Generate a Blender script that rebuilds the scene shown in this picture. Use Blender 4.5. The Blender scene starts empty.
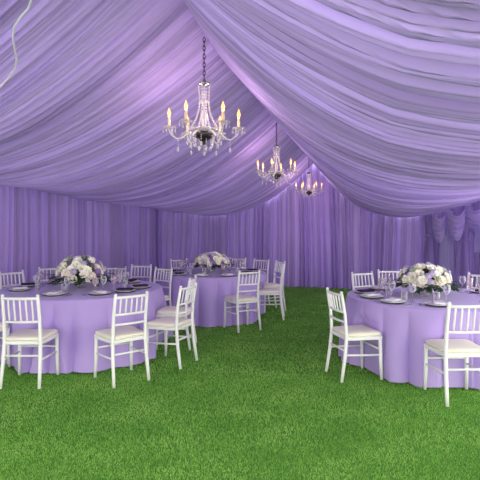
import bpy, math, random
import numpy as np
from mathutils import Vector, Matrix
PI = math.pi
C = bpy.context.scene.collection
SC = bpy.context.scene
random.seed(7)

# ------------------------------------------------------------------ frame of reference
# world: +Y runs along the tent, X across it.  The camera stands at the origin 1.6 m up and
# is turned 15.15 degrees to the left of the tent's axis.  cw() turns a point measured
# from the camera (x right, z away) into world x, y.
YAW = math.atan(130 / 480)
cs, sn = math.cos(YAW), math.sin(YAW)
EYE = 1.6
def cw(x, z): return (x * cs - z * sn, x * sn + z * cs)
RIDGE_X, LEFT_X, RIGHT_X, BACK_Y, FRONT_Y = -1.385, -5.80, 3.05, 12.55, 0.3
RIDGE_Z, EAVE_Z = EYE + 1.63, EYE + 0.92

# ------------------------------------------------------------------ materials
def lin(c):
    c = c / 255.0
    return c / 12.92 if c <= 0.04045 else ((c + 0.055) / 1.055) ** 2.4
def rgb(r, g, b): return (lin(r), lin(g), lin(b), 1.0)

def base_mat(name):
    m = bpy.data.materials.new(name); m.use_nodes = True
    nt = m.node_tree; nt.nodes.clear()
    out = nt.nodes.new('ShaderNodeOutputMaterial')
    return m, nt, out

def pmat(name, col, rough=0.5, metal=0.0, var=0.06, scale=8.0, bump=0.0, bscale=200.0, spec=0.5, sheen=0.0, coat=0.0):
    m, nt, out = base_mat(name)
    p = nt.nodes.new('ShaderNodeBsdfPrincipled')
    p.inputs['Roughness'].default_value = rough
    p.inputs['Metallic'].default_value = metal
    p.inputs['Specular IOR Level'].default_value = spec
    p.inputs['Sheen Weight'].default_value = sheen
    p.inputs['Coat Weight'].default_value = coat
    tc = nt.nodes.new('ShaderNodeTexCoord')
    n = nt.nodes.new('ShaderNodeTexNoise'); n.inputs['Scale'].default_value = scale
    n.inputs['Detail'].default_value = 3
    nt.links.new(tc.outputs['Object'], n.inputs['Vector'])
    mix = nt.nodes.new('ShaderNodeMix'); mix.data_type = 'RGBA'
    mix.inputs['A'].default_value = tuple(min(1, c * (1 - var)) for c in col[:3]) + (1,)
    mix.inputs['B'].default_value = tuple(min(1, c * (1 + var)) for c in col[:3]) + (1,)
    nt.links.new(n.outputs['Fac'], mix.inputs['Factor'])
    nt.links.new(mix.outputs['Result'], p.inputs['Base Color'])
    if bump:
        n2 = nt.nodes.new('ShaderNodeTexNoise'); n2.inputs['Scale'].default_value = bscale
        nt.links.new(tc.outputs['Object'], n2.inputs['Vector'])
        b = nt.nodes.new('ShaderNodeBump'); b.inputs['Strength'].default_value = bump; b.inputs['Distance'].default_value = 0.01
        nt.links.new(n2.outputs['Fac'], b.inputs['Height']); nt.links.new(b.outputs['Normal'], p.inputs['Normal'])
    nt.links.new(p.outputs['BSDF'], out.inputs['Surface'])
    return m

def cloth_mat(name, col, tcol, trans, var=0.08):
    """thin cloth: part of the light is scattered back, part comes through"""
    m, nt, out = base_mat(name)
    tc = nt.nodes.new('ShaderNodeTexCoord')
    n = nt.nodes.new('ShaderNodeTexNoise'); n.inputs['Scale'].default_value = 1.3; n.inputs['Detail'].default_value = 4
    nt.links.new(tc.outputs['Object'], n.inputs['Vector'])
    mix = nt.nodes.new('ShaderNodeMix'); mix.data_type = 'RGBA'
    mix.inputs['A'].default_value = tuple(c * (1 - var) for c in col[:3]) + (1,)
    mix.inputs['B'].default_value = tuple(min(1, c * (1 + var)) for c in col[:3]) + (1,)
    at = nt.nodes.new('ShaderNodeAttribute'); at.attribute_name = 'fold_shading'   # gather bands, with the light and shade of folds put into the colour
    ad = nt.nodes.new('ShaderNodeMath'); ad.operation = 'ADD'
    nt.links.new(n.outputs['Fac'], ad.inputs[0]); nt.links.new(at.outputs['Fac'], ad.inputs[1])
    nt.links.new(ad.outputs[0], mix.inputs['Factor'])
    d = nt.nodes.new('ShaderNodeBsdfDiffuse'); nt.links.new(mix.outputs['Result'], d.inputs['Color'])
    t = nt.nodes.new('ShaderNodeBsdfTranslucent'); t.inputs['Color'].default_value = tcol
    ms = nt.nodes.new('ShaderNodeMixShader'); ms.inputs['Fac'].default_value = trans
    nt.links.new(d.outputs[0], ms.inputs[1]); nt.links.new(t.outputs[0], ms.inputs[2])
    nt.links.new(ms.outputs[0], out.inputs['Surface'])
    return m

def glass_mat(name, col, clear=0.55, rough=0.05):
    """cheap clear crystal: see-through, with bright facets"""
    m, nt, out = base_mat(name)
    tr = nt.nodes.new('ShaderNodeBsdfTransparent'); tr.inputs['Color'].default_value = (0.97, 0.96, 0.98, 1)
    p = nt.nodes.new('ShaderNodeBsdfPrincipled'); p.inputs['Base Color'].default_value = col
    p.inputs['Roughness'].default_value = rough; p.inputs['Specular IOR Level'].default_value = 1.0
    p.inputs['Coat Weight'].default_value = 0.6
    lw = nt.nodes.new('ShaderNodeLayerWeight'); lw.inputs['Blend'].default_value = 0.35
    mr = nt.nodes.new('ShaderNodeMapRange'); mr.inputs['To Min'].default_value = 1 - clear; mr.inputs['To Max'].default_value = 1.0
    nt.links.new(lw.outputs['Facing'], mr.inputs['Value'])
    ms = nt.nodes.new('ShaderNodeMixShader')
    nt.links.new(mr.outputs['Result'], ms.inputs['Fac'])
    nt.links.new(tr.outputs[0], ms.inputs[1]); nt.links.new(p.outputs[0], ms.inputs[2])
    nt.links.new(ms.outputs[0], out.inputs['Surface'])
    return m

def glow_mat(name, col, strength):
    m, nt, out = base_mat(name)
    e = nt.nodes.new('ShaderNodeEmission'); e.inputs['Color'].default_value = col; e.inputs['Strength'].default_value = strength
    nt.links.new(e.outputs[0], out.inputs['Surface'])
    return m

def bulb_mat(name, col, strength):
    m, nt, out = base_mat(name)
    e = nt.nodes.new('ShaderNodeEmission'); e.inputs['Color'].default_value = col; e.inputs['Strength'].default_value = strength
    tr = nt.nodes.new('ShaderNodeBsdfTransparent')
    ms = nt.nodes.new('ShaderNodeMixShader'); ms.inputs['Fac'].default_value = 0.35
    nt.links.new(tr.outputs[0], ms.inputs[1]); nt.links.new(e.outputs[0], ms.inputs[2])
    nt.links.new(ms.outputs[0], out.inputs['Surface'])
    return m
M = {}
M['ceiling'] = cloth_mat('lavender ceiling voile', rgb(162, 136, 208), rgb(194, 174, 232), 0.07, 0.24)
M['wall'] = cloth_mat('lavender wall voile', rgb(164, 137, 209), rgb(190, 166, 228), 0.04, 0.22)
M['swag'] = cloth_mat('lavender swag voile', rgb(204, 182, 230), rgb(206, 190, 236), 0.35)
M['sheer'] = cloth_mat('pale sheer voile', rgb(206, 196, 232), rgb(234, 228, 248), 0.5)
M['side'] = cloth_mat('lavender side wall voile', rgb(170, 144, 212), rgb(206, 186, 236), 0.45, 0.18)
M['tablecloth'] = pmat('lavender satin cloth', rgb(184, 158, 226), 0.62, var=0.03, scale=3, sheen=0.25, spec=0.25, bump=0.04, bscale=350)
M['white'] = pmat('white lacquered wood', rgb(240, 237, 242), 0.38, var=0.02, scale=20, spec=0.4)
M['cushion'] = pmat('ivory cushion cover', rgb(246, 241, 226), 0.85, var=0.03, scale=12, bump=0.15, bscale=300, spec=0.2)
M['plate'] = pmat('white glazed china', rgb(248, 247, 246), 0.45, var=0.01, spec=0.25)
M['charger'] = pmat('pewter with plate shadow', rgb(92, 84, 104), 0.45, metal=0.5, var=0.05)  # charger toned dark to add the shadow under the plate rim
M['silver'] = pmat('polished steel', rgb(205, 203, 210), 0.22, metal=1.0, var=0.02)
M['napkin'] = pmat('pale linen', rgb(232, 226, 240), 0.85, var=0.03, bump=0.1, bscale=400, spec=0.1)
M['dark_napkin'] = pmat('dark plum linen', rgb(62, 50, 72), 0.8, var=0.08, bump=0.1, bscale=400, spec=0.1)
M['glass'] = glass_mat('clear glass', rgb(224, 222, 232), 0.95)
M['pink_glass'] = glass_mat('blush glass', rgb(236, 208, 220), 0.86)
M['crystal'] = glass_mat('crystal', rgb(226, 218, 226), 0.72)
M['bronze'] = pmat('dark bronze', rgb(64, 54, 66), 0.35, metal=0.8, var=0.1)
M['chrome'] = pmat('tarnished chrome', rgb(150, 142, 156), 0.25, metal=0.9, var=0.05)
M['candle'] = pmat('cream candle sleeve', rgb(240, 208, 170), 0.5, var=0.02)
M['flame'] = bulb_mat('warm candle bulb', (1.0, 0.36, 0.08, 1), 1.7)
M['rose_cream'] = pmat('cream petals', rgb(248, 244, 232), 0.6, var=0.05, scale=30, spec=0.2)
M['rose_white'] = pmat('white petals', rgb(252, 248, 240), 0.6, var=0.03, scale=30, spec=0.2)
M['rose_blush'] = pmat('blush petals', rgb(248, 236, 230), 0.6, var=0.05, scale=30, spec=0.2)
M['lilac'] = pmat('lilac petals', rgb(150, 122, 196), 0.6, var=0.12, scale=30, spec=0.2)
M['lilac_pale'] = pmat('pale lilac petals', rgb(204, 188, 228), 0.6, var=0.1, scale=30, spec=0.2)
M['green'] = pmat('dark leaves', rgb(46, 74, 44), 0.5, var=0.25, scale=20, spec=0.3)
M['green_pale'] = pmat('sage buds', rgb(160, 178, 128), 0.6, var=0.15, scale=20, spec=0.2)
M['cord'] = pmat('pale lilac cord', rgb(206, 194, 224), 0.6, var=0.03)
M['moss'] = pmat('stem moss', rgb(42, 50, 36), 0.9, var=0.2, scale=40)

def turf_mat():
    m, nt, out = base_mat('green turf')
    p = nt.nodes.new('ShaderNodeBsdfPrincipled'); p.inputs['Roughness'].default_value = 0.6
    p.inputs['Specular IOR Level'].default_value = 0.25
    tc = nt.nodes.new('ShaderNodeTexCoord')
    n = nt.nodes.new('ShaderNodeTexNoise'); n.inputs['Scale'].default_value = 95; n.inputs['Detail'].default_value = 2
    n2 = nt.nodes.new('ShaderNodeTexNoise'); n2.inputs['Scale'].default_value = 2.2; n2.inputs['Detail'].default_value = 4
    for q in (n, n2): nt.links.new(tc.outputs['Object'], q.inputs['Vector'])
    r = nt.nodes.new('ShaderNodeValToRGB')
    e = r.color_ramp.elements
    e[0].position, e[0].color = 0.30, rgb(86, 138, 50)
    e[1].position, e[1].color = 0.72, rgb(206, 238, 140)
    k = e.new(0.5); k.color = rgb(134, 196, 84)
    ad = nt.nodes.new('ShaderNodeMix'); ad.data_type = 'FLOAT'; ad.inputs[0].default_value = 0.36
    nt.links.new(n.outputs['Fac'], ad.inputs[2]); nt.links.new(n2.outputs['Fac'], ad.inputs[3])
    nt.links.new(ad.outputs[0], r.inputs['Fac'])
    nt.links.new(r.outputs['Color'], p.inputs['Base Color'])
    nt.links.new(p.outputs['BSDF'], out.inputs['Surface'])
    return m
M['turf'] = turf_mat()
M['backing'] = pmat('turf backing', rgb(80, 128, 54), 0.9, var=0.25, scale=60, bump=0.6, bscale=150, spec=0.1)

# ------------------------------------------------------------------ mesh building
class MB:
    def __init__(s): s.v, s.f, s.smooth = [], [], []
    def add(s, vs, fs, smooth=True):
        b = len(s.v); s.v.extend(tuple(v) for v in vs)
        s.f.extend(tuple(b + i for i in f) for f in fs); s.smooth.extend([smooth] * len(fs))
        return s
    def tube(s, pts, rad, n=8, cap=True):
        pts = [Vector(p) for p in pts]
        if not hasattr(rad, '__len__'): rad = [rad] * len(pts)
        vs, fs = [], []; prev = None
        for i, p in enumerate(pts):
            t = (pts[min(i + 1, len(pts) - 1)] - pts[max(i - 1, 0)]).normalized()
            if prev is None:
                a = Vector((0, 0, 1)) if abs(t.z) < 0.9 else Vector((1, 0, 0))
                u = t.cross(a).normalized()
            else:
                u = (prev - t * prev.dot(t)).normalized()
            prev = u; w = t.cross(u)
            for k in range(n):
                a = 2 * PI * k / n
                vs.append(p + (u * math.cos(a) + w * math.sin(a)) * rad[i])
        for i in range(len(pts) - 1):
            for k in range(n):
                fs.append((i * n + k, i * n + (k + 1) % n, (i + 1) * n + (k + 1) % n, (i + 1) * n + k))
        if cap:
            fs.append(tuple(reversed(range(n)))); fs.append(tuple((len(pts) - 1) * n + k for k in range(n)))
        return s.add(vs, fs)
    def lathe(s, prof, n=20, at=(0, 0, 0), cap_top=False, cap_bot=False, wob=None):
        vs, fs = [], []
        for j, (r, z) in enumerate(prof):
            for k in range(n):
                a = 2 * PI * k / n
                rr = r if wob is None else r * (1 + wob * math.cos(a * 6) * (j % 2))
                vs.append((at[0] + rr * math.cos(a), at[1] + rr * math.sin(a), at[2] + z))
        for j in range(len(prof) - 1):
            for k in range(n):
                fs.append((j * n + k, j * n + (k + 1) % n, (j + 1) * n + (k + 1) % n, (j + 1) * n + k))
        if cap_bot: fs.append(tuple(reversed(range(n))))
        if cap_top: fs.append(tuple((len(prof) - 1) * n + k for k in range(n)))
        return s.add(vs, fs)
    def ball(s, c, r, n=8, m=5, sz=1.0):
        prof = [(max(1e-4, r * math.sin(PI * j / m)), -r * sz * math.cos(PI * j / m)) for j in range(m + 1)]
        return s.lathe(prof, n, c)
    def slab(s, outline, z0, z1, bev=0.004, dome=0.0):
        """flat body with a bevelled edge and, if wanted, a domed top"""
        n = len(outline)
        cx = sum(p[0] for p in outline) / n; cy = sum(p[1] for p in outline) / n
        def ring(k, z): return [(cx + (x - cx) * k, cy + (y - cy) * k, z) for x, y in outline]
        size = max(max(abs(x - cx), abs(y - cy)) for x, y in outline)
        kb = 1 - bev / size
        rings = [ring(kb, z0), ring(1, z0 + bev), ring(1, z1 - bev), ring(kb, z1)]
        if dome:
            rings += [ring(0.8, z1 + dome * 0.55), ring(0.5, z1 + dome * 0.9), ring(0.2, z1 + dome)]
        vs = [p for r in rings for p in r]; fs = []
        for j in range(len(rings) - 1):
            for k in range(n):
                fs.append((j * n + k, j * n + (k + 1) % n, (j + 1) * n + (k + 1) % n, (j + 1) * n + k))
        fs.append(tuple(reversed(range(n)))); fs.append(tuple((len(rings) - 1) * n + k for k in range(n)))
        return s.add(vs, fs, smooth=bool(dome))
    def mesh(s, name, mat):
        me = bpy.data.meshes.new(name); me.from_pydata(s.v, [], s.f); me.update()
        me.polygons.foreach_set('use_smooth', s.smooth)
        me.materials.append(mat)
        return me

def obj(name, mb, mat, parent=None, loc=None):
    me = mb if isinstance(mb, bpy.types.Mesh) else mb.mesh(name, mat)
    o = bpy.data.objects.new(name, me); C.objects.link(o)
    if parent: o.parent = parent
    if loc: o.location = loc
    return o
def tag(o, label, cat, group=None, kind=None):
    o['label'] = label; o['category'] = cat
    if group: o['group'] = group
    if kind: o['kind'] = kind
    return o
def thing(name, label, cat, loc=(0, 0, 0), rz=0.0, group=None):
    o = bpy.data.objects.new(name, None); C.objects.link(o)
    o.location = loc; o.rotation_euler = (0, 0, rz); o.empty_display_size = 0.1
    return tag(o, label, cat, group)
def structure(name, mesh, parent=None):
    o = bpy.data.objects.new(name, mesh); C.objects.link(o)
    if parent: o.parent = parent
    else: o['kind'] = 'structure'
    return o
def dup(root, loc, rz, label, group=None):
    def rec(o, parent):
        c = o.copy(); C.objects.link(c)
        if parent: c.parent = parent
        for ch in list(o.children): rec(ch, c)
        return c
    r = rec(root, None); r.location = loc; r.rotation_euler = (0, 0, rz); r['label'] = label
    if group: r['group'] = group
    return r

def grid_mesh(name, P, mat, fold_tone=None):
    """P: array (rows, cols, 3)"""
    R, K = P.shape[:2]
    me = bpy.data.meshes.new(name)
    idx = np.arange(R * K).reshape(R, K)
    q = np.stack([idx[:-1, :-1], idx[:-1, 1:], idx[1:, 1:], idx[1:, :-1]], -1).reshape(-1, 4)
    me.vertices.add(R * K); me.vertices.foreach_set('co', P.reshape(-1).astype(np.float32))
    me.loops.add(q.size); me.loops.foreach_set('vertex_index', q.reshape(-1).astype(np.int32))
    me.polygons.add(len(q)); me.polygons.foreach_set('loop_start', (np.arange(len(q)) * 4).astype(np.int32))
    me.polygons.foreach_set('loop_total', np.full(len(q), 4, np.int32))
    me.polygons.foreach_set('use_smooth', np.ones(len(q), bool))
    me.update(calc_edges=True); me.validate(); me.materials.append(mat)
    if fold_tone is not None:
        a = me.attributes.new('fold_shading', 'FLOAT', 'POINT'); a.data.foreach_set('value', fold_tone.reshape(-1).astype(np.float32))
    return me

# ------------------------------------------------------------------ cloth folds
def warp(s, seed, amp, per):
    r = np.random.RandomState(seed); out = 0
    for k in range(4):
        out = out + amp / (k + 1) * np.sin(s * 2 * PI / (per / (1 + 0.83 * k)) + r.uniform(0, 6.28))
    return out
def fold(s, lam, seed):
    """soft ridges with narrow creases between them, irregular along s; about -1..1"""
    ph = PI * s / lam + warp(s, seed, 1.1, lam * 6.3)
    amp = 0.72 + 0.28 * np.sin(warp(s, seed + 50, 2.0, lam * 9.1))
    return (2 * np.abs(np.sin(ph)) ** 0.7 - 1.1) * amp

# floor -------------------------------------------------------------
fl = MB(); fl.add([(LEFT_X - .3, FRONT_Y - 2, -0.02), (RIGHT_X + .3, FRONT_Y - 2, -0.02), (RIGHT_X + .3, BACK_Y + .3, -0.02), (LEFT_X - .3, BACK_Y + .3, -0.02)], [(0, 1, 2, 3)], False)
floor = structure('floor', fl.mesh('floor', M['backing']))
floor['label'] = 'bright green artificial grass covering the whole tent floor'
def turf(seed=3):
    r = np.random.RandomState(seed)
    bands = [(2.2, 3.6, 17000, .0026, .019), (3.6, 5.2, 11000, .0034, .021), (5.2, 8.2, 5200, .0050, .022), (8.2, 13.4, 2400, .0075, .022)]
    V = []
    for z0, z1, dens, w, h in bands:
        hw = z1 * 0.56 + 1.3
        n = int((z1 - z0) * 2 * hw * dens)
        z = r.uniform(z0, z1, n); x = r.uniform(-hw, hw, n)
        ok = np.abs(x) < z * 0.56 + 1.3
        x, z = x[ok], z[ok]
        X = x * cs - z * sn; Y = x * sn + z * cs
        ok = (X > LEFT_X + .05) & (X < RIGHT_X - .05) & (Y < BACK_Y - .1)
        X, Y = X[ok], Y[ok]; n = len(X)
        a = r.uniform(0, 2 * PI, n); lean = r.uniform(0.1, 1.0, n) * h * 0.9; b = r.uniform(0, 2 * PI, n)
        hh = h * r.uniform(0.6, 1.15, n); ww = w * r.uniform(.7, 1.2, n)
        base = np.stack([X, Y, np.full(n, -0.02)], 1)
        side = np.stack([np.cos(a) * ww / 2, np.sin(a) * ww / 2, np.zeros(n)], 1)
        tip = base + np.stack([np.cos(b) * lean, np.sin(b) * lean, hh], 1)
        V.append(np.stack([base - side, base + side, tip], 1).reshape(-1, 3))
    V = np.concatenate(V); n = len(V) // 3
    me = bpy.data.meshes.new('grass')
    me.vertices.add(len(V)); me.vertices.foreach_set('co', V.reshape(-1).astype(np.float32))
    me.loops.add(len(V)); me.loops.foreach_set('vertex_index', np.arange(len(V), dtype=np.int32))
    me.polygons.add(n); me.polygons.foreach_set('loop_start', (np.arange(n) * 3).astype(np.int32))
    me.polygons.foreach_set('loop_total', np.full(n, 3, np.int32))
    me.update(calc_edges=True); me.materials.append(M['turf'])
    return me
g = structure('grass', turf(), floor); g['kind'] = 'stuff'

# ceiling: two swagged panels meeting along the ridge ---------------
def sag(side, y):
    if side < 0: return np.interp(y, [-3, 3, 5.5, BACK_Y], [0.45, 0.60, 0.69, 0.94])
    return np.interp(y, [-3, 3, 6, 9, BACK_Y], [0.80, 0.88, 0.84, 0.87, 1.03])
def ceil_h(side, u, y):
    top = RIDGE_Z + np.interp(y, [-2, 2.5, 3.5, 4.3], [0.30, 0.20, 0.10, 0.0]) * np.maximum(0, 1 - 3 * u)
    skew = 1 + 0.8 * (0.5 - u) if side > 0 else 1.0
    return top + (EAVE_Z - RIDGE_Z) * u - 4 * sag(side, y) * u * (1 - u) * skew
def ceil_panel(side, seed):
    ys = np.arange(FRONT_Y, BACK_Y - 0.06, 0.008); us = np.linspace(-0.012, 1, 74)
    U, Y = np.meshgrid(us, ys)
    ex = LEFT_X if side < 0 else RIGHT_X
    X = RIDGE_X + (ex - RIDGE_X) * U
    wander = 0.25 * np.sin(2.1 * U + 0.6 * Y) + 0.10 * np.sin(5.3 * U + 1.7 * Y + seed) + 0.05 * np.sin(9 * U - 2.3 * Y)
    s = Y + wander * U + 0.9 * np.minimum(0, Y - 4.5) + 0.35 * np.clip(Y - 4.5, 0, 3)     # gathered more tightly towards the entrance
    body = np.minimum(1, 0.35 + 2.2 * U) * np.minimum(1, 0.3 + 3.0 * (1 - U))
    blend = 0.5 + 0.5 * np.sin(3.1 * U + warp(Y, seed + 9, 2.0, 2.7))
    d = 0.040 * fold(s, 0.36, seed) + (0.055 * blend + 0.03) * fold(s + 0.06 * np.sin(3 * U + Y), 0.14, seed + 1)
    d = d + (0.030 * (1 - blend) + 0.022) * fold(s + 0.05 * np.sin(4.4 * U), 0.075, seed + 2) + 0.010 * fold(s + 0.03 * np.sin(7 * U + Y), 0.043, seed + 3)
    d = d * np.interp(Y, [-1, 1.0, 4.5, 7.5], [0.40, 0.48, 0.62, 1.0])
    dens = 0.45 * np.sin(warp(s, seed + 30, 2.6, 1.9)) + 0.40 * np.sin(warp(s + .04 * np.sin(6 * U), seed + 40, 3.2, 0.6))  # light and dark of the gathers, painted as colour bands along the panel
    Z = ceil_h(side, U, Y) - d * body
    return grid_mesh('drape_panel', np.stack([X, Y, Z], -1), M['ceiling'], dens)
ceiling = bpy.data.objects.new('ceiling', None); C.objects.link(ceiling); ceiling['kind'] = 'structure'
ceiling['label'] = 'swagged lavender voile lining under the tent roof'
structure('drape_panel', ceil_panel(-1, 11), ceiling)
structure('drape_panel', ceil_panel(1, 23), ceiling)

# walls of hanging voile --------------------------------------------
def wall(name, p0, p1, top, seed, rows=34, amp=0.095, lam=0.17, gable=False, step=0.011, mat=None):
    p0, p1 = np.array(p0), np.array(p1); L = np.linalg.norm(p1 - p0); t = (p1 - p0) / L
    nrm = np.array([t[1], -t[0]])
    ss = np.arange(-0.12, L + 0.12, step); vs = np.linspace(0, 1, rows)
    S, V = np.meshgrid(ss, vs)
    if gable:
        x = p0[0] + S * t[0]
        H = RIDGE_Z + 0.03 - (RIDGE_Z - EAVE_Z) * np.where(x < RIDGE_X, (RIDGE_X - x) / (RIDGE_X - LEFT_X), (x - RIDGE_X) / (RIGHT_X - RIDGE_X))
    else: H = np.full_like(S, top)
    sw = S + 0.05 * np.sin(1.3 * S + seed) * (1 - V) + 0.02 * np.sin(3.7 * V + 2.3 * S)
    d = amp * (0.55 + 0.45 * (1 - V)) * fold(sw, lam, seed) + 0.026 * fold(sw, lam * 0.45, seed + 3) + 0.05 * warp(S, seed + 7, 0.6, 2.9)
    dens = 0.45 * np.sin(warp(sw, seed + 60, 2.6, 1.1)) + 0.4 * np.sin(warp(sw, seed + 70, 3.0, 0.35))  # fold contrast painted as upright light and dark colour bands
    Z = -0.02 + V * (H + 0.02)
    return structure(name, grid_mesh(name, np.stack([p0[0] + S * t[0] + d * nrm[0], p0[1] + S * t[1] + d * nrm[1], Z], -1), mat or M['wall'], dens))
wall('wall_back', (LEFT_X, BACK_Y), (RIGHT_X, BACK_Y), 0, 31, gable=True)
wall('wall_left', (LEFT_X - .05, FRONT_Y), (LEFT_X - .05, BACK_Y), EAVE_Z, 37)
wall('wall_right', (RIGHT_X + .05, BACK_Y), (RIGHT_X + .05, 8.6), EAVE_Z, 41, mat=M['side'])

# ------------------------------------------------------------------ gathered swags on the back wall
def px_back(px, y=BACK_Y - 0.22):
    """world x where a sight line at this column of the picture meets the plane y"""
    k = (px - 240) / 480.0            # x/z from the camera
    z = y / (k * sn + cs)
    return cw(k * z, z)[0]
def lining(x, y): 
    u = (x - RIDGE_X) / (RIGHT_X - RIDGE_X)
    return float(ceil_h(1, u, y)) - 0.05
def gathered(xc, w_top, w_tie, w_bot, z_top, z_tie, z_bot, seed, y, lam, amp, mat, lean=0.0):
    vs = np.linspace(0, 1, 60); n = 120
    P = np.zeros((60, n, 3)); a = np.linspace(-1, 1, n)
    for i, v in enumerate(vs):
        z = z_top + (z_bot - z_top) * v
        if z > z_tie:
            k = (z_top - z) / (z_top - z_tie); w = w_top + (w_tie - w_top) * (1 - (1 - k) ** 1.6)
        else:
            k = (z_tie - z) / max(1e-6, z_tie - z_bot); w = w_tie + (w_bot - w_tie) * k ** 0.7
        P[i, :, 0] = xc + a * w / 2 + lean * v
        P[i, :, 1] = y - amp * fold(a * lam, 0.16, seed) * (0.5 + 0.5 * w / max(w_top, w_bot)) - 0.04 * (1 - a * a)
        P[i, :, 2] = z
    return grid_mesh('drape', P, mat)
def tied_curtain(px, label, seed, w, z_tie, mat=None, z_bot=0.01, dy=0.22):
    x = px_back(px)
    t = thing('tied_curtain', label, 'curtain', (x, BACK_Y - dy, 0), 0, 'gathered lavender curtains at the back right')
    me = gathered(0, w, w * 0.42, w * 0.9, min(lining(x - w / 2, BACK_Y - dy), lining(x + w / 2, BACK_Y - dy)), z_tie, z_bot, seed, 0, 1.0, 0.035, mat or M['swag'])
    obj('drape', me, None, t)
    b = MB(); r = w * 0.23
    b.tube([(r * math.cos(a) * 1.05, -0.03 + 0.065 * math.sin(a), z_tie + 0.02 * math.cos(2 * a)) for a in np.linspace(0, 2 * PI, 17)], 0.016, 6, False)
    obj('tieback', b, M['swag'], t)
    return t
tied_curtain(429, 'slim pale gathered curtain just right of the flowers on the right table', 61, 0.34, 1.35)
tied_curtain(463, 'wide gathered curtain beside the brighter sheer panel on back wall', 62, 0.46, 1.25)
tied_curtain(487, 'gathered curtain at the very right end of the back wall', 66, 0.42, 1.25)
sp = obj('sheer_panel', gathered(px_back(447), 0.30, 0.30, 0.36, lining(px_back(447) - .1, BACK_Y - .2), 1.3, 0.01, 63, BACK_Y - 0.16, 0.7, 0.018, M['sheer']), None)
tag(sp, 'bright sheer panel hanging flat between two gathered curtains', 'curtain')
def jabot(px, label, seed, w, z_top, z_bot, dy, lean=0.0):
    """swag end: horizontal scoops, gathered to a point below"""
    x = px_back(px, BACK_Y - dy); z_top = lining(x - w * .3, BACK_Y - dy)
    vs = np.linspace(0, 1, 70); a = np.linspace(-1, 1, 50); P = np.zeros((70, 50, 3))
    for i, v in enumerate(vs):
        half = w / 2 * (1 - v) ** 0.55 * (0.75 + 0.5 * v) + 0.02
        P[i, :, 0] = x + a * half + lean * v
        z = z_top + (z_bot - z_top) * v
        P[i, :, 2] = z - 0.16 * w / 0.4 * (1 - a * a) * (1 - v)
        P[i, :, 1] = BACK_Y - dy - 0.10 * (1 - a * a) - 0.035 * np.abs(np.sin(v * 17 + 0.7 * a + seed)) ** 0.7
    o = obj('swag_drape', grid_mesh('swag_drape', P, M['swag']), None)
    return tag(o, label, 'swag', 'swags over the back right curtains')
jabot(439, 'narrow shadowy swag over the gap left of the sheer panel', 3, 0.36, 2.12, 1.18, 0.34)
jabot(456, 'full pleated swag tapering down right beside the sheer panel', 4, 0.46, 2.20, 1.22, 0.46)
jabot(474, 'swag scooping up to the tent eave at the far right corner', 5, 0.50, 2.32, 1.36, 0.34, 0.05)
tl = obj('drape_tail', gathered(px_back(474), 0.10, 0.16, 0.26, 1.62, 1.4, 0.98, 65, BACK_Y - 0.62, 0.6, 0.03, M['sheer'], 0.06), None)
tag(tl, 'pale cloth tail hanging out below the far right swag', 'drape')

# ------------------------------------------------------------------ cord lying against the left ceiling panel
def on_left_panel(px, py, off=0.13):
    kx, ky = (px - 240) / 480.0, (225 - py) / 480.0
    for z in np.arange(1.0, 9.0, 0.01):
        X, Y = cw(kx * z, z); u = (RIDGE_X - X) / (RIDGE_X - LEFT_X)
        if 0 < u < 1 and EYE + ky * z > ceil_h(-1, u, Y) - off: return (X, Y, EYE + ky * z)
cp = [on_left_panel(*p) for p in ((31, -8), (31, 1), (28, 9), (20, 18), (14, 27), (13, 38), (15, 50), (17, 60), (15, 68), (9, 77), (2, 85), (-8, 95))]
cp = [p for p in cp if p]
tag(obj('hanging_cord', MB().tube(cp, 0.007, 8), M['cord']), 'pale cord trailing over the lavender ceiling lining at upper left', 'cord')

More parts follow.
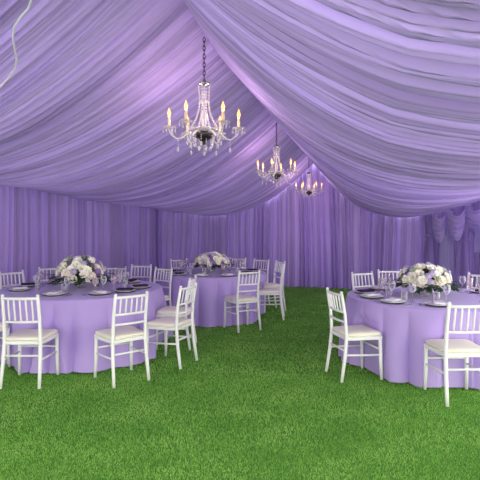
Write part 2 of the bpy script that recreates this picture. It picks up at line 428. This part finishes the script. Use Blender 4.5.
# ------------------------------------------------------------------ chairs
def post_y(z):
    return float(np.interp(z, [0, 0.25, 0.45, 0.68, 0.91], [-0.245, -0.205, -0.185, -0.200, -0.240]))
def post_x(z): return float(np.interp(z, [0, 0.45, 0.91], [0.190, 0.178, 0.172]))
def make_chair(style):
    t = thing('chiavari_chair', '', 'chair')
    out = [(-0.185, -0.195), (0.185, -0.195), (0.203, -0.1), (0.222, 0.15), (0.214, 0.20), (0.17, 0.215), (-0.17, 0.215), (-0.214, 0.20), (-0.222, 0.15), (-0.203, -0.1)]
    obj('seat', MB().slab(out, 0.418, 0.452, 0.005), M['white'], t)
    cu = [(x * 0.97, y * 0.97) for x, y in out]
    c = obj('cushion', MB().slab(cu, 0.453, 0.488, 0.012, 0.014), M['cushion'], t); c['label'] = 'ivory seat cushion'
    for s in (-1, 1):
        obj('leg', MB().tube([(s * 0.198, 0.185, 0.43), (s * 0.200, 0.188, 0.2), (s * 0.206, 0.196, 0.001)], [0.0195, 0.019, 0.0155], 8), M['white'], t)
    zs = [0.001, 0.12, 0.25, 0.36, 0.45, 0.56, 0.68, 0.80, 0.895]
    for s in (-1, 1):
        l = obj('leg', MB().tube([(s * post_x(z), post_y(z), z) for z in zs], [0.0155, .018, .0195, .020, .0195, .018, .0175, .017, 0.0165], 8), M['white'], t)
        obj('finial', MB().lathe([(0.0145, 0), (0.010, 0.006), (0.0165, 0.012), (0.0165, 0.020), (0.010, 0.028), (0.001, 0.031)], 8, (s * post_x(.895), post_y(.895) - .002, .893)), M['white'], l)
    def rail(z, r, bow=0.018, flat=1.0):
        x = post_x(z)
        return [(k * x, post_y(z) - bow * (1 - k * k), z) for k in (-1, -.66, -.33, 0, .33, .66, 1)]
    lows = [0.645] if style == 'long' else [0.705, 0.605]
    for z, r in [(0.880, 0.0145)] + [(z, 0.0125) for z in lows]:
        obj('rail', MB().tube(rail(z, r), r, 8), M['white'], t)
    for k in range(5):
        q = -2 / 3 + k / 3.0; q *= 1.0
        z0, z1 = lows[0], 0.880
        pts = []
        for z in (z0, z0 + (z1 - z0) * .25, z0 + (z1 - z0) * .5, z0 + (z1 - z0) * .75, z1):
            pts.append((q * post_x(z), post_y(z) - 0.018 * (1 - q * q), z))
        obj('spindle', MB().tube(pts, [.0075, .0095, .0085, .0095, .0075], 6), M['white'], t)
    for s in (-1, 1):
        obj('stretcher', MB().tube([(s * 0.199, 0.188, 0.255), (s * 0.192, -.01, 0.262), (s * 0.184, post_y(.27), 0.27)], 0.0105, 8), M['white'], t)
    obj('stretcher', MB().tube([(-0.199, 0.187, 0.31), (0.199, 0.187, 0.31)], 0.0105, 8), M['white'], t)
    obj('stretcher', MB().tube([(-0.183, post_y(.31), 0.31), (0.183, post_y(.31), 0.31)], 0.0105, 8), M['white'], t)
    return t

GL, GM, GR = 'white chairs around the left table', 'white chairs around the far middle table', 'white chairs around the right table'
# (x, z) from the camera, facing (dx, dz), style, label, group
CHAIRS = [
    ((-2.15, 4.93), (0.00, 1.0), 'long', 'white chair with back to camera at left table, just left of the bare hem', GL),
    ((-1.24, 5.02), (-.62, .78), 'rails', 'white chair pulled out nearest the bare grass at the left table', GL),
    ((-.81, 5.60), (-.92, .40), 'rails', 'white chair turned side-on at the right end of the left table', GL),
    ((-.86, 6.36), (-.99, .12), 'rails', 'white chair half hidden behind the side-on chair between the tables', GL),
    ((-1.36, 7.52), (-.56, -.83), 'rails', 'white chair behind the right rim of the left table, facing camera', GL),
    ((-1.74, 8.06), (-.15, -1.0), 'rails', 'white chair standing back from the left table against the drape', GL),
    ((-2.06, 7.64), (-.05, -1.0), 'rails', 'white chair beyond the left table, just right of its flowers', GL),
    ((-3.20, 6.98), (.80, -.60), 'rails', 'white chair across the left table at its far left corner', GL),
    ((-2.97, 7.62), (.50, -.87), 'rails', 'white chair beyond the left table, just left of its flowers', GL),
    ((-2.88, 5.36), (.55, .83), 'long', 'white chair cut off by the left picture edge', GL),
    ((.03, 7.42), (-.47, .88), 'rails', 'white chair with back to camera at the far middle table', GM),
    ((.51, 8.28), (-.98, .10), 'rails', 'white chair side-on at the right end of the far table', GM),
    ((.55, 9.02), (-.95, -.40), 'rails', 'white chair tucked behind the side-on chair at the far table', GM),
    ((.29, 9.50), (-.60, -.80), 'rails', 'white chair at the far right rim of the far table', GM),
    ((-.12, 9.84), (-.30, -.95), 'rails', 'white chair beyond the far table, right of its flowers', GM),
    ((-1.12, 9.52), (.50, -.87), 'rails', 'white chair beyond the far table, left of its flowers', GM),
    ((1.225, 5.12), (.97, .24), 'rails', 'white chair side-on on open grass at left end of right table', GR),
    ((2.01, 4.48), (-.03, 1.0), 'long', 'white chair with back to camera in front of the right table', GR),
    ((1.87, 6.78), (.38, -.92), 'rails', 'white chair beyond the right table, farthest left of those facing camera', GR),
    ((2.30, 7.13), (.02, -1.0), 'rails', 'white chair beyond the right table, touching the left side of its flowers', GR),
    ((2.86, 7.02), (-.45, -.89), 'rails', 'white chair beyond the right table, right of its flowers behind the goblets', GR),
    ((3.20, 6.62), (-.80, -.60), 'rails', 'white chair at the right table by the right picture edge', GR),
]
proto = {}
chair_xz = []
for (x, z), (dx, dz), style, label, group in CHAIRS:
    X, Y = cw(x, z); fx, fy = cw(dx, dz); rz = math.atan2(fy, fx) - PI / 2
    chair_xz.append((X, Y, rz))
    if style not in proto:
        t = proto[style] = make_chair(style)
        t.location = (X, Y, 0); t.rotation_euler = (0, 0, rz); t['label'] = label; t['group'] = group
    else:
        dup(proto[style], (X, Y, 0), rz, label, group)

# ------------------------------------------------------------------ tables under floor-length cloths
TZ = 0.76
TABLES = [(-2.10, 6.40, 1.05, 'left table'), (-0.50, 8.55, 0.96, 'far middle table'), (2.27, 5.68, 0.98, 'right table')]
def cloth(cx, cy, R, seed, flare=0.045):
    n = 720; th = np.linspace(0, 2 * PI, n + 1)
    r = np.random.RandomState(seed)
    knots = np.cumsum(r.uniform(0.6, 1.5, 24)); knots = knots / knots[-1] * 2 * PI
    ph = np.interp(th, np.concatenate([[0], knots]), np.arange(25) * PI)      # 24 uneven folds
    am = np.interp(th, np.linspace(0, 2 * PI, 13), np.append((k := r.uniform(0.5, 1.1, 12)), k[0]))
    f = (np.abs(np.sin(ph)) ** 0.65 - 0.5) * am
    lim = np.full(n + 1, 9.0)
    for X, Y, rz in chair_xz:                       # the seat edge pushes the cloth in
        for lx, ly in [(k, 0.215) for k in np.linspace(-.215, .215, 15)] + [(s * .215, k) for s in (-1, 1) for k in np.linspace(.0, .215, 6)]:
            wx = X + lx * math.cos(rz) - ly * math.sin(rz) - cx; wy = Y + lx * math.sin(rz) + ly * math.cos(rz) - cy
            d = math.hypot(wx, wy)
            if d > R + 0.25: continue
            a = math.atan2(wy, wx) % (2 * PI)
            da = np.abs((th - a + PI) % (2 * PI) - PI)
            lim = np.minimum(lim, d - 0.012 + np.maximum(0, da - 0.03) * 0.9)
    rows = []
    for rr in (0.001, .3, .6, .85, .95, .985): rows.append((rr * R, TZ, 0.0, 0))
    for a in (30, 60, 90): rows.append((R * .985 + .015 * math.sin(math.radians(a)) / 1, TZ - .015 * (1 - math.cos(math.radians(a))), 0.0, 0))
    for t in np.linspace(0.03, 1, 26): rows.append((R + flare * t ** 1.3, TZ - .015 - (TZ - .02) * t, min(1, 1.5 * t ** 0.9), t))
    P = np.zeros((len(rows), n + 1, 3))
    for i, (rad, z, k, t) in enumerate(rows):
        q = rad + 0.135 * k * f
        if t > 0:
            low = np.minimum(q, lim)
            wgt = np.clip((0.62 - z) / 0.10, 0, 1)
            q = q * (1 - wgt) + low * wgt
        P[i, :, 0] = q * np.cos(th); P[i, :, 1] = q * np.sin(th)
        P[i, :, 2] = max(z, 0.004) + (0.006 * f * t if t < 1 else 0.0)
    P[:, -1] = P[:, 0]
    return grid_mesh('tablecloth', P, M['tablecloth'])
TC = []
for i, (x, z, R, nm) in enumerate(TABLES):
    X, Y = cw(x, z); TC.append((X, Y))
    o = obj('tablecloth', cloth(X, Y, R, 70 + i, 0.20 if i == 0 else 0.045), None, None, (X, Y, 0))
    tag(o, ['round lavender cloth to the grass on the left table',
            'round lavender cloth to the grass on the far middle table',
            'round lavender cloth to the grass on the right table'][i], 'tablecloth', 'lavender tablecloths')

# ------------------------------------------------------------------ place settings
def plate_mesh():
    return MB().lathe([(0.001, .004), (.07, .004), (.075, .001), (.08, .004), (.130, .017), (.134, .0195), (.131, .0215), (.085, .0105), (.07, .009), (.001, .009)], 32).mesh('dinner_plate', M['plate'])
def charger_mesh():
    return MB().lathe([(.001, .001), (.10, .001), (.130, .007), (.133, .0090), (.129, .0100), (.10, .005), (.001, .005)], 36).mesh('charger_plate', M['charger'])
def napkin_mesh(mat, sx, sy):
    b = MB(); n = 8; vs = []; fs = []
    for k, z in enumerate((0, .006, .012, .017)):
        w = .94 + .06 * (k in (1, 2)); 
        for i in range(n):
            a = i / (n - 1) * 2 - 1
            vs += [(a * sx * w, -sy * w, z + .003 * math.sin(a * 5 + k)), (a * sx * w, sy * w, z + .003 * math.cos(a * 4 + k))]
    for k in range(3):
        o0, o1 = k * 2 * n, (k + 1) * 2 * n
        for i in range(n - 1):
            fs += [(o0 + 2 * i, o0 + 2 * i + 2, o1 + 2 * i + 2, o1 + 2 * i), (o0 + 2 * i + 1, o1 + 2 * i + 1, o1 + 2 * i + 3, o0 + 2 * i + 3)]
        fs += [(o0, o1, o1 + 1, o0 + 1), (o0 + 2 * n - 2, o0 + 2 * n - 1, o1 + 2 * n - 1, o1 + 2 * n - 2)]
    for i in range(n - 1):
        fs += [(2 * i, 2 * i + 1, 2 * i + 3, 2 * i + 2), (6 * n + 2 * i, 6 * n + 2 * i + 2, 6 * n + 2 * i + 3, 6 * n + 2 * i + 1)]
    b.add(vs, fs); return b.mesh('napkin', mat)
def goblet_mesh(mat, s=1.0):
    p = [(.001, 0), (.034, .001), (.034, .003), (.008, .008), (.0045, .02), (.0045, .085), (.010, .096), (.030, .115), (.040, .145), (.039, .175), (.035, .205), (.0335, .205), (.037, .172), (.038, .146), (.028, .118), (.001, .104)]
    return MB().lathe([(r * s, z * s) for r, z in p], 16).mesh('wine_glass', mat)
def tumbler_mesh():
    return MB().lathe([(.001, 0), (.029, .001), (.033, .05), (.037, .118), (.0355, .118), (.031, .05), (.027, .010), (.001, .010)], 16).mesh('water_tumbler', M['glass'])
def fork_mesh():
    b = MB()
    b.slab([(-.004, -.10), (.004, -.10), (.003, 0), (.004, .03), (-.004, .03), (-.003, 0)], .0005, .003, .0006)
    b.slab([(-.011, .03), (.011, .03), (.012, .05), (-.012, .05)], .0005, .003, .0006)
    for k in range(4):
        x = -.0096 + k * .0064; b.slab([(x - .0016, .05), (x + .0016, .05), (x + .001, .09), (x - .001, .09)], .0005, .003, .0004)
    return b.mesh('fork', M['silver'])
def knife_mesh():
    b = MB()
    b.slab([(-.006, -.11), (.006, -.11), (.005, -.01), (-.005, -.01)], .0005, .005, .001)
    b.slab([(-.005, -.01), (.006, -.01), (.011, .03), (.009, .08), (-.004, .11)], .0010, .003, .0006)
    return b.mesh('knife', M['silver'])
MESH = dict(plate=plate_mesh(), charger=charger_mesh(), napkin=napkin_mesh(M['napkin'], .055, .085), dark=napkin_mesh(M['dark_napkin'], .045, .10),
            wine=goblet_mesh(M['glass']), blush=goblet_mesh(M['pink_glass'], .92), tumbler=tumbler_mesh(), fork=fork_mesh(), knife=knife_mesh())

# per table: (angle seen from the table's centre, 0 = right, 90 = away from camera; radius; where it is; dark napkin; second glass)
SET = [
    [(200, .76, 'set facing the back of the leftmost chair', 0, 'tumbler'), (260, .68, 'set front and centre before the flowers', 0, 'tumbler'),
     (304, .72, 'set at the front, right of the flowers', 0, 'blush'), (330, .76, 'set before the pulled-out chair', 1, 'blush'),
     (358, .78, 'set at the right end rim', 1, 'tumbler'), (48, .78, 'set at the far right rim', 1, 'blush'),
     (168, .80, 'set at the far left rim', 1, 'blush'), (137, .76, 'set left of the flowers on the far side', 0, 'blush'), (84, .80, 'set behind the flowers', 0, 'blush')],
    [(226, .74, 'set at the front left rim', 1, 'tumbler'), (259, .75, 'set front and centre before the flowers', 0, 'tumbler'),
     (293, .75, 'set at the front, right of the flowers', 0, 'blush'), (328, .74, 'set before the chair with its back to camera', 1, 'tumbler'),
     (8, .74, 'set at the right end rim', 1, 'blush'), (45, .75, 'set at the far right rim', 0, 'blush'),
     (190, .74, 'set at the left end rim', 1, 'blush'), (150, .75, 'set at the far left rim', 0, 'blush')],
    [(190, .76, 'set at the left end rim', 0, 'tumbler'), (219, .80, 'set on the near left rim', 0, 'tumbler'),
     (163, .76, 'set before the farthest left chair facing camera', 1, 'blush'), (253, .72, 'set in front of the flowers', 0, 'tumbler'),
     (312, .74, 'set right of the flowers, nearest camera', 0, 'blush'), (350, .78, 'set at the right picture edge', 1, 'tumbler'),
     (20, .76, 'set at the right end, farthest from camera', 1, 'blush'), (128, .74, 'set left of the flowers on the far side', 0, 'blush'),
     (60, .74, 'set right of the flowers on the far side', 0, 'blush')],
]
def put(name, me, loc, rz, label, cat, group):
    o = bpy.data.objects.new(name, me); C.objects.link(o); o.location = loc; o.rotation_euler = (0, 0, rz)
    return tag(o, label, cat, group)
Z0 = TZ + 0.0012
for ti, (tx, tz, R, nm) in enumerate(TABLES):
    short = ['left table', 'far table', 'right table'][ti]
    for ang, rad, where, dark, second in SET[ti]:
        a = math.radians(ang)
        def at(r, da=0.0, side=0.0):
            x = tx + r * math.cos(a + da) - side * math.sin(a); z = tz + r * math.sin(a + da) + side * math.cos(a)
            return cw(x, z)
        ox, oy = cw(math.cos(a), math.sin(a)); rz = math.atan2(oy, ox) + PI / 2   # +y of the piece points to the table's centre
        w = f'{where}, {short}'
        p = at(rad)
        put('charger_plate', MESH['charger'], (*p, Z0), rz, f'shadow-dark charger {w}', 'plate', f'charger plates on the {short}')
        put('dinner_plate', MESH['plate'], (*p, Z0 + .0045), rz, f'white plate {w}', 'plate', f'dinner plates on the {short}')
        put('napkin', MESH['dark' if dark else 'napkin'], (*p, Z0 + (.0275 if dark else .0275)), rz + (0.5 if dark else 0.1), f'{"dark" if dark else "pale"} napkin {w}', 'napkin', f'napkins on the {short}')
        put('fork', MESH['fork'], (*at(rad, 0, -.175), Z0), rz, f'fork {w}', 'fork', f'forks on the {short}')
        put('knife', MESH['knife'], (*at(rad, 0, .175), Z0), rz, f'knife {w}', 'knife', f'knives on the {short}')
        put('wine_glass', MESH['wine'], (*at(max(rad - .22, .56), 0, .10), Z0), rz, f'clear stem glass {w}', 'glass', f'wine glasses on the {short}')
        if second == 'tumbler':
            put('water_tumbler', MESH['tumbler'], (*at(rad - .21, 0, .005), Z0), rz, f'clear tumbler {w}', 'glass', f'tumblers on the {short}')
        else:
            put('goblet', MESH['blush'], (*at(max(rad - .20, .57), 0, -.005), Z0), rz, f'blush goblet {w}', 'glass', f'goblets on the {short}')

# ------------------------------------------------------------------ flowers
def petal(b, base, out, up, ln, wd, curl, cup):
    """a cupped petal: base point, outward direction, up direction"""
    side = out.cross(up).normalized(); vs, fs = [], []
    for i in range(4):
        t = i / 3
        for j in range(3):
            s = j - 1
            w = wd * math.sin(PI * (0.18 + 0.62 * t))
            p = base + up * (ln * t) + out * (curl * t * t) + side * (s * w) - out * (cup * abs(s) * t)
            vs.append(p)
    for i in range(3):
        for j in range(2): fs.append((i * 3 + j, i * 3 + j + 1, (i + 1) * 3 + j + 1, (i + 1) * 3 + j))
    b.add(vs, fs)
def rose_mesh(mat, seed, r=.05):
    rr = random.Random(seed); b = MB(); b.ball((0, 0, .012), .017, 8, 5, 1.1)
    for ring, (n, rad, ln, wd, curl) in enumerate([(3, .008, .036, .018, .004), (5, .016, .038, .024, .012), (6, .024, .036, .028, .024), (7, .030, .030, .030, .034)]):
        for k in range(n):
            a = 2 * PI * (k + .5 * (ring % 2)) / n + rr.uniform(-.15, .15)
            o = Vector((math.cos(a), math.sin(a), 0))
            up = (Vector((0, 0, 1)) + o * (0.12 * ring)).normalized()
            petal(b, o * rad * .7 + Vector((0, 0, -.014)), o, up, ln * rr.uniform(.9, 1.1), wd, curl, .007)
    b.v = [(x * r / .05, y * r / .05, z * r / .05) for x, y, z in b.v]
    return b.mesh('rose', mat)
def hydrangea_mesh(mat, seed, r=.05):
    rr = random.Random(seed); b = MB(); b.ball((0, 0, 0), r * .72, 10, 6)
    for k in range(38):
        z = 1 - 1.5 * (k + .5) / 38; a = k * 2.39996; s = math.sqrt(max(0, 1 - z * z))
        n = Vector((s * math.cos(a), s * math.sin(a), z)); c = n * r * rr.uniform(.85, 1.02)
        u = n.cross(Vector((.3, .5, .8))).normalized(); v = n.cross(u); q = rr.uniform(0, 1.5); e = r * .27
        for m in range(4):
            an = q + m * PI / 2; d = u * math.cos(an) + v * math.sin(an); w = u * -math.sin(an) + v * math.cos(an)
            b.add([c, c + d * e * .6 + w * e * .5 + n * .003, c + d * e * 1.1 + n * .001, c + d * e * .6 - w * e * .5 + n * .003], [(0, 3, 2, 1)])
    return b.mesh('hydrangea', mat)
def leaves_mesh(seed):
    rr = random.Random(seed); b = MB()
    b.tube([(0, 0, 0), (.03, 0, .02), (.09, 0, .015)], [.003, .0025, .0015], 5)
    for k in range(7):
        x = .015 + .013 * k; s = 1 if k % 2 else -1; ln = rr.uniform(.05, .07)
        a = rr.uniform(.5, 1.0) * s
        if k == 6: a = 0
        d = Vector((math.cos(a), math.sin(a), rr.uniform(-.25, .2))); w = Vector((-math.sin(a), math.cos(a), .15)) * ln * .28
        p = Vector((x, 0, .017))
        b.add([p, p + d * ln * .4 + w, p + d * ln, p + d * ln * .4 - w, p + d * ln * .5 + Vector((0, 0, .006))], [(0, 4, 1), (1, 4, 2), (2, 4, 3), (3, 4, 0)])
    return b.mesh('leaf_spray', M['green'])
def buds_mesh(seed):
    rr = random.Random(seed); b = MB()
    for k in range(9):
        p = Vector((rr.uniform(-.03, .03), rr.uniform(-.03, .03), rr.uniform(.02, .06)))
        b.tube([(0, 0, -.02), p * .6, p], .0015, 4); b.ball(p, rr.uniform(.007, .011), 6, 4)
    return b.mesh('bud_sprig', M['green_pale'])
BLOOM = dict(cream=[rose_mesh(M['rose_cream'], s) for s in (1, 2)], white=[rose_mesh(M['rose_white'], s) for s in (3, 4)], blush=[rose_mesh(M['rose_blush'], s) for s in (5, 6)],
             lilac=[hydrangea_mesh(M['lilac'], 7)], pale=[hydrangea_mesh(M['lilac_pale'], 8)], bud=[buds_mesh(9), buds_mesh(10)], leaf=[leaves_mesh(s) for s in (11, 12, 13)])
BNAME = dict(cream='rose', white='rose', blush='rose', lilac='hydrangea', pale='hydrangea', bud='bud_sprig', leaf='leaf_spray')
bowl_me = MB().lathe([(.001, 0), (.055, .001), (.055, .006), (.032, .016), (.034, .028), (.075, .055), (.095, .095), (.098, .115), (.094, .115), (.090, .095), (.070, .060), (.028, .036), (.001, .034)], 24).mesh('bowl', M['glass'])
foam_me = MB().lathe([(.001, .05), (.06, .060), (.085, .10), (.12, .15), (.16, .21), (.13, .28), (.06, .33), (.001, .34)], 20).mesh('moss', M['moss'])
def centrepiece(x, z, label, seed, W, H, mixw):
    rr = random.Random(seed); X, Y = cw(x, z)
    t = thing('flower_centrepiece', label, 'flowers', (X, Y, Z0), 0, None)
    obj('bowl', bowl_me, None, t)
    o = obj('moss', foam_me, None, t)
    n = 84
    for k in range(n):
        v = 1 - 1.42 * (k + .5) / n                     # from the crown down past the widest part
        a = k * 2.39996 + rr.uniform(-.12, .12); s = math.sqrt(max(0, 1 - v * v))
        rim = v < -0.10
        kind = rr.choices(['cream', 'white', 'blush', 'lilac', 'pale', 'bud'], mixw)[0]
        if v < 0.1 and rr.random() < .25: kind = 'blush'
        if rim and rr.random() < .6: kind = 'leaf'
        if not rim and k % 11 == 4: kind = 'leaf'
        nrm = Vector((s * math.cos(a), s * math.sin(a), v * .8 + .12)).normalized()
        hv = H - .215
        c = Vector((s * math.cos(a) * W, s * math.sin(a) * W, .19 + (v * hv if v > 0 else v * .13)))
        c -= nrm * (rr.uniform(.06, .075) if kind == 'leaf' and not rim else rr.uniform(.035, .058))
        sc = {'cream': .98, 'white': .95, 'blush': .90, 'lilac': .80, 'pale': .84, 'bud': 1.0, 'leaf': 1.0}[kind] * rr.uniform(.88, 1.12)
        me = rr.choice(BLOOM[kind])
        o = obj(BNAME[kind], me, None, t)
        if kind == 'leaf' and not rim:                  # leaves tucked flat between the blooms
            nrm = (nrm.cross(Vector((0, 0, 1)) + nrm * .3).normalized() + nrm * .25).normalized(); sc *= .8
        q = nrm.to_track_quat('X' if kind == 'leaf' else 'Z', 'Y' if kind != 'leaf' else 'Z')
        o.rotation_mode = 'QUATERNION'; o.rotation_quaternion = q; o.location = c; o.scale = (sc, sc, sc)
        if kind in ('cream', 'white', 'blush'): o['label'] = {'cream': 'cream rose', 'white': 'white rose', 'blush': 'blush pink rose'}[kind]
        if kind in ('lilac', 'pale'): o['label'] = 'lilac hydrangea head' if kind == 'lilac' else 'pale lilac hydrangea head'
    for k in range(22):                                # foliage collar under the blooms
        a = 2 * PI * k / 22 + rr.uniform(-.15, .15); d = Vector((math.cos(a), math.sin(a), rr.uniform(-.55, -.1))).normalized()
        o = obj('leaf_spray', rr.choice(BLOOM['leaf']), None, t)
        o.rotation_mode = 'QUATERNION'; o.rotation_quaternion = d.to_track_quat('X', 'Z')
        o.location = Vector((math.cos(a) * W * .62, math.sin(a) * W * .62, .125 + rr.uniform(0, .03))); o.scale = (1.5, 1.5, 1.5)
    return t
centrepiece(-2.12, 6.40, 'large dome of cream roses and lilac hydrangeas on the left table', 5, .34, .475, (6, 4, 1.5, 2.6, 1.2, 1.2))
centrepiece(-0.50, 8.55, 'smallest dome of cream and lilac flowers on the far middle table', 6, .325, .405, (4.5, 3, 1.2, 3, 2.5, .6))
centrepiece(2.19, 5.70, 'dome of white roses and pale lilac hydrangeas on the right table', 8, .325, .425, (6, 6, .4, .9, 3, .5))

# ------------------------------------------------------------------ chandeliers
BULB_W = 0.9
def chandelier(x, z, label, rot):
    """origin at the candle cups' height, on the chandelier's axis"""
    X, Y = cw(x, z); HZ = 2.435
    t = thing('chandelier', label, 'chandelier', (X, Y, HZ), rot, 'crystal chandeliers under the ridge')
    b = MB(); top = RIDGE_Z - 0.03 - HZ; zc = 0.42; k = 0
    while zc < top:                                       # chain links, alternately turned
        c, l = zc + .022, .024
        ax = Vector((1, 0, 0)) if k % 2 else Vector((0, 1, 0))
        b.tube([Vector((0, 0, c)) + ax * (.010 * math.cos(q)) + Vector((0, 0, l * math.sin(q))) for q in np.linspace(0, 2 * PI, 11)], .0038, 5, False)
        zc += .036; k += 1
    obj('chain', b, M['bronze'], t)
    obj('crown', MB().lathe([(.004, .43), (.010, .42), (.034, .40), (.052, .392), (.058, .384), (.050, .380), (.018, .372), (.008, .365)], 16), M['chrome'], t)
    obj('column', MB().lathe([(.008, .37), (.010, .33), (.022, .31), (.026, .29), (.012, .27), (.010, .26), (.045, .232), (.050, .224), (.014, .214), (.009, .20), (.010, .16), (.020, .12), (.027, .08), (.023, .04), (.014, .0), (.012, -.03)], 16), M['crystal'], t)
    obj('bowl', MB().lathe([(.012, -.02), (.05, -.03), (.082, -.045), (.086, -.056), (.070, -.080), (.045, -.098), (.022, -.110), (.012, -.118), (.018, -.126), (.010, -.138), (.001, -.142)], 18, wob=.05), M['bronze'], t)
    obj('bobeche', MB().lathe([(.02, -.02), (.07, -.028), (.105, -.018), (.118, -.006), (.104, -.014), (.07, -.022)], 20, wob=.05), M['crystal'], t)
    N = 6
    for i in range(N):
        a = 2 * PI * i / N; ca, sa = math.cos(a), math.sin(a)
        def P(r, h): return (r * ca, r * sa, h)
        arm = MB().tube([P(r, h) for r, h in ((.02, -.06), (.06, -.05), (.11, -.035), (.15, -.055), (.19, -.09), (.235, -.095), (.275, -.065), (.297, -.03), (.30, .0))], [.010, .009, .009, .009, .009, .009, .009, .008, .008], 7)
        ar = obj('arm', arm, M['crystal'], t)
        obj('candle_cup', MB().lathe([(.006, -.018), (.020, -.012), (.040, -.006), (.056, .004), (.058, .008), (.040, .002), (.018, .0), (.015, .020), (.013, .022), (.001, .020)], 14, P(.30, 0)), M['crystal'], ar)
        obj('candle', MB().lathe([(.012, .0), (.0125, .03), (.0115, .085), (.006, .088), (.001, .088)], 10, P(.30, .012)), M['candle'], ar)
        obj('bulb', MB().lathe([(.006, .0), (.014, .013), (.016, .025), (.0115, .044), (.005, .062), (.0008, .078)], 10, P(.30, .098)), M['flame'], ar)
        ld = bpy.data.lights.get('filament') or bpy.data.lights.new('filament', 'POINT')   # the filament inside the bulb
        ld.energy = BULB_W; ld.shadow_soft_size = 0.006; ld.color = (1.0, 0.82, 0.62)
        lo = bpy.data.objects.new('filament', ld); C.objects.link(lo); lo.parent = ar; lo.location = P(.30, .122)
        pd = MB()                                          # drops around the cup and under the arm
        for q in range(6):
            c = q * PI / 3 + a; px, py = .30 * ca + .052 * math.cos(c), .30 * sa + .052 * math.sin(c)
            pd.ball((px, py, -.006), .005, 6, 4); pd.ball((px, py, -.030), .0065, 6, 4, 2.4)
        for r, h, n in ((.225, -.110, 3), (.145, -.07, 2)):
            for q in range(n): pd.ball(P(r, h - .019 * q), .0065, 6, 4)
            pd.ball(P(r, h - .019 * n - .018), .0105, 6, 5, 2.2)
        obj('crystal_drops', pd, M['crystal'], ar)['kind'] = 'stuff'
    for i in range(8):                                     # bead strands from the crown to the arms
        a = 2 * PI * (i + .5) / 8; ca, sa = math.cos(a), math.sin(a); st = MB()
        for q in range(19):
            u = q / 18
            r = .054 + (.135 - .054) * u - .045 * math.sin(PI * u); h = .385 + (-.02 - .385) * u - .02 * math.sin(PI * u)
            st.ball((r * ca, r * sa, h), .0080, 6, 4)
        obj('bead_strand', st, M['crystal'], t)
    for i in range(10):
        a = 2 * PI * i / 10; r = .085 if i % 2 else .055; z0 = -.07 if i % 2 else -.10; st = MB()
        for q in range(3): st.ball((r * math.cos(a), r * math.sin(a), z0 - .017 * q), .006, 6, 4)
        st.ball((r * math.cos(a), r * math.sin(a), z0 - .075), .011, 6, 5, 1.9)
        obj('pendant', st, M['crystal'], t)
    fin = MB()
    for q in range(3): fin.ball((0, 0, -.150 - .017 * q), .0065, 6, 4)
    fin.ball((0, 0, -.218), .016, 8, 6, 1.2)
    obj('drop', fin, M['crystal'], t)
    return t
chandelier(-.31, 4.15, 'largest and nearest crystal chandelier with lit candle bulbs', math.radians(5) - 0 + YAW)
chandelier(.57, 7.50, 'middle crystal chandelier of the row hanging under the ridge', math.radians(12) + YAW)
chandelier(1.63, 11.36, 'smallest, farthest crystal chandelier in front of back drape', math.radians(-4) + YAW)

# ------------------------------------------------------------------ camera, daylight, exposure
cam = bpy.data.cameras.new('camera'); co = bpy.data.objects.new('camera', cam); C.objects.link(co)
cam.sensor_width = 36; cam.lens = 36.0
cam.shift_y = -15 / 480
co.location = (0, 0, EYE); co.rotation_euler = (PI / 2, 0, YAW)
cam.clip_start = 0.05
SC.camera = co
w = bpy.data.worlds.new('daylight'); SC.world = w; w.use_nodes = True
bg = w.node_tree.nodes['Background']; bg.inputs['Color'].default_value = (1.0, 1.03, 0.86, 1); bg.inputs['Strength'].default_value = 0.95
SC.cycles.max_bounces = 10; SC.cycles.diffuse_bounces = 6; SC.cycles.transparent_max_bounces = 12
SC.cycles.use_denoising = True
SC.view_settings.view_transform = 'Standard'; SC.view_settings.look = 'None'
SC.view_settings.gamma = 1.0; SC.view_settings.use_curve_mapping = False
SC.view_settings.exposure = 1.92
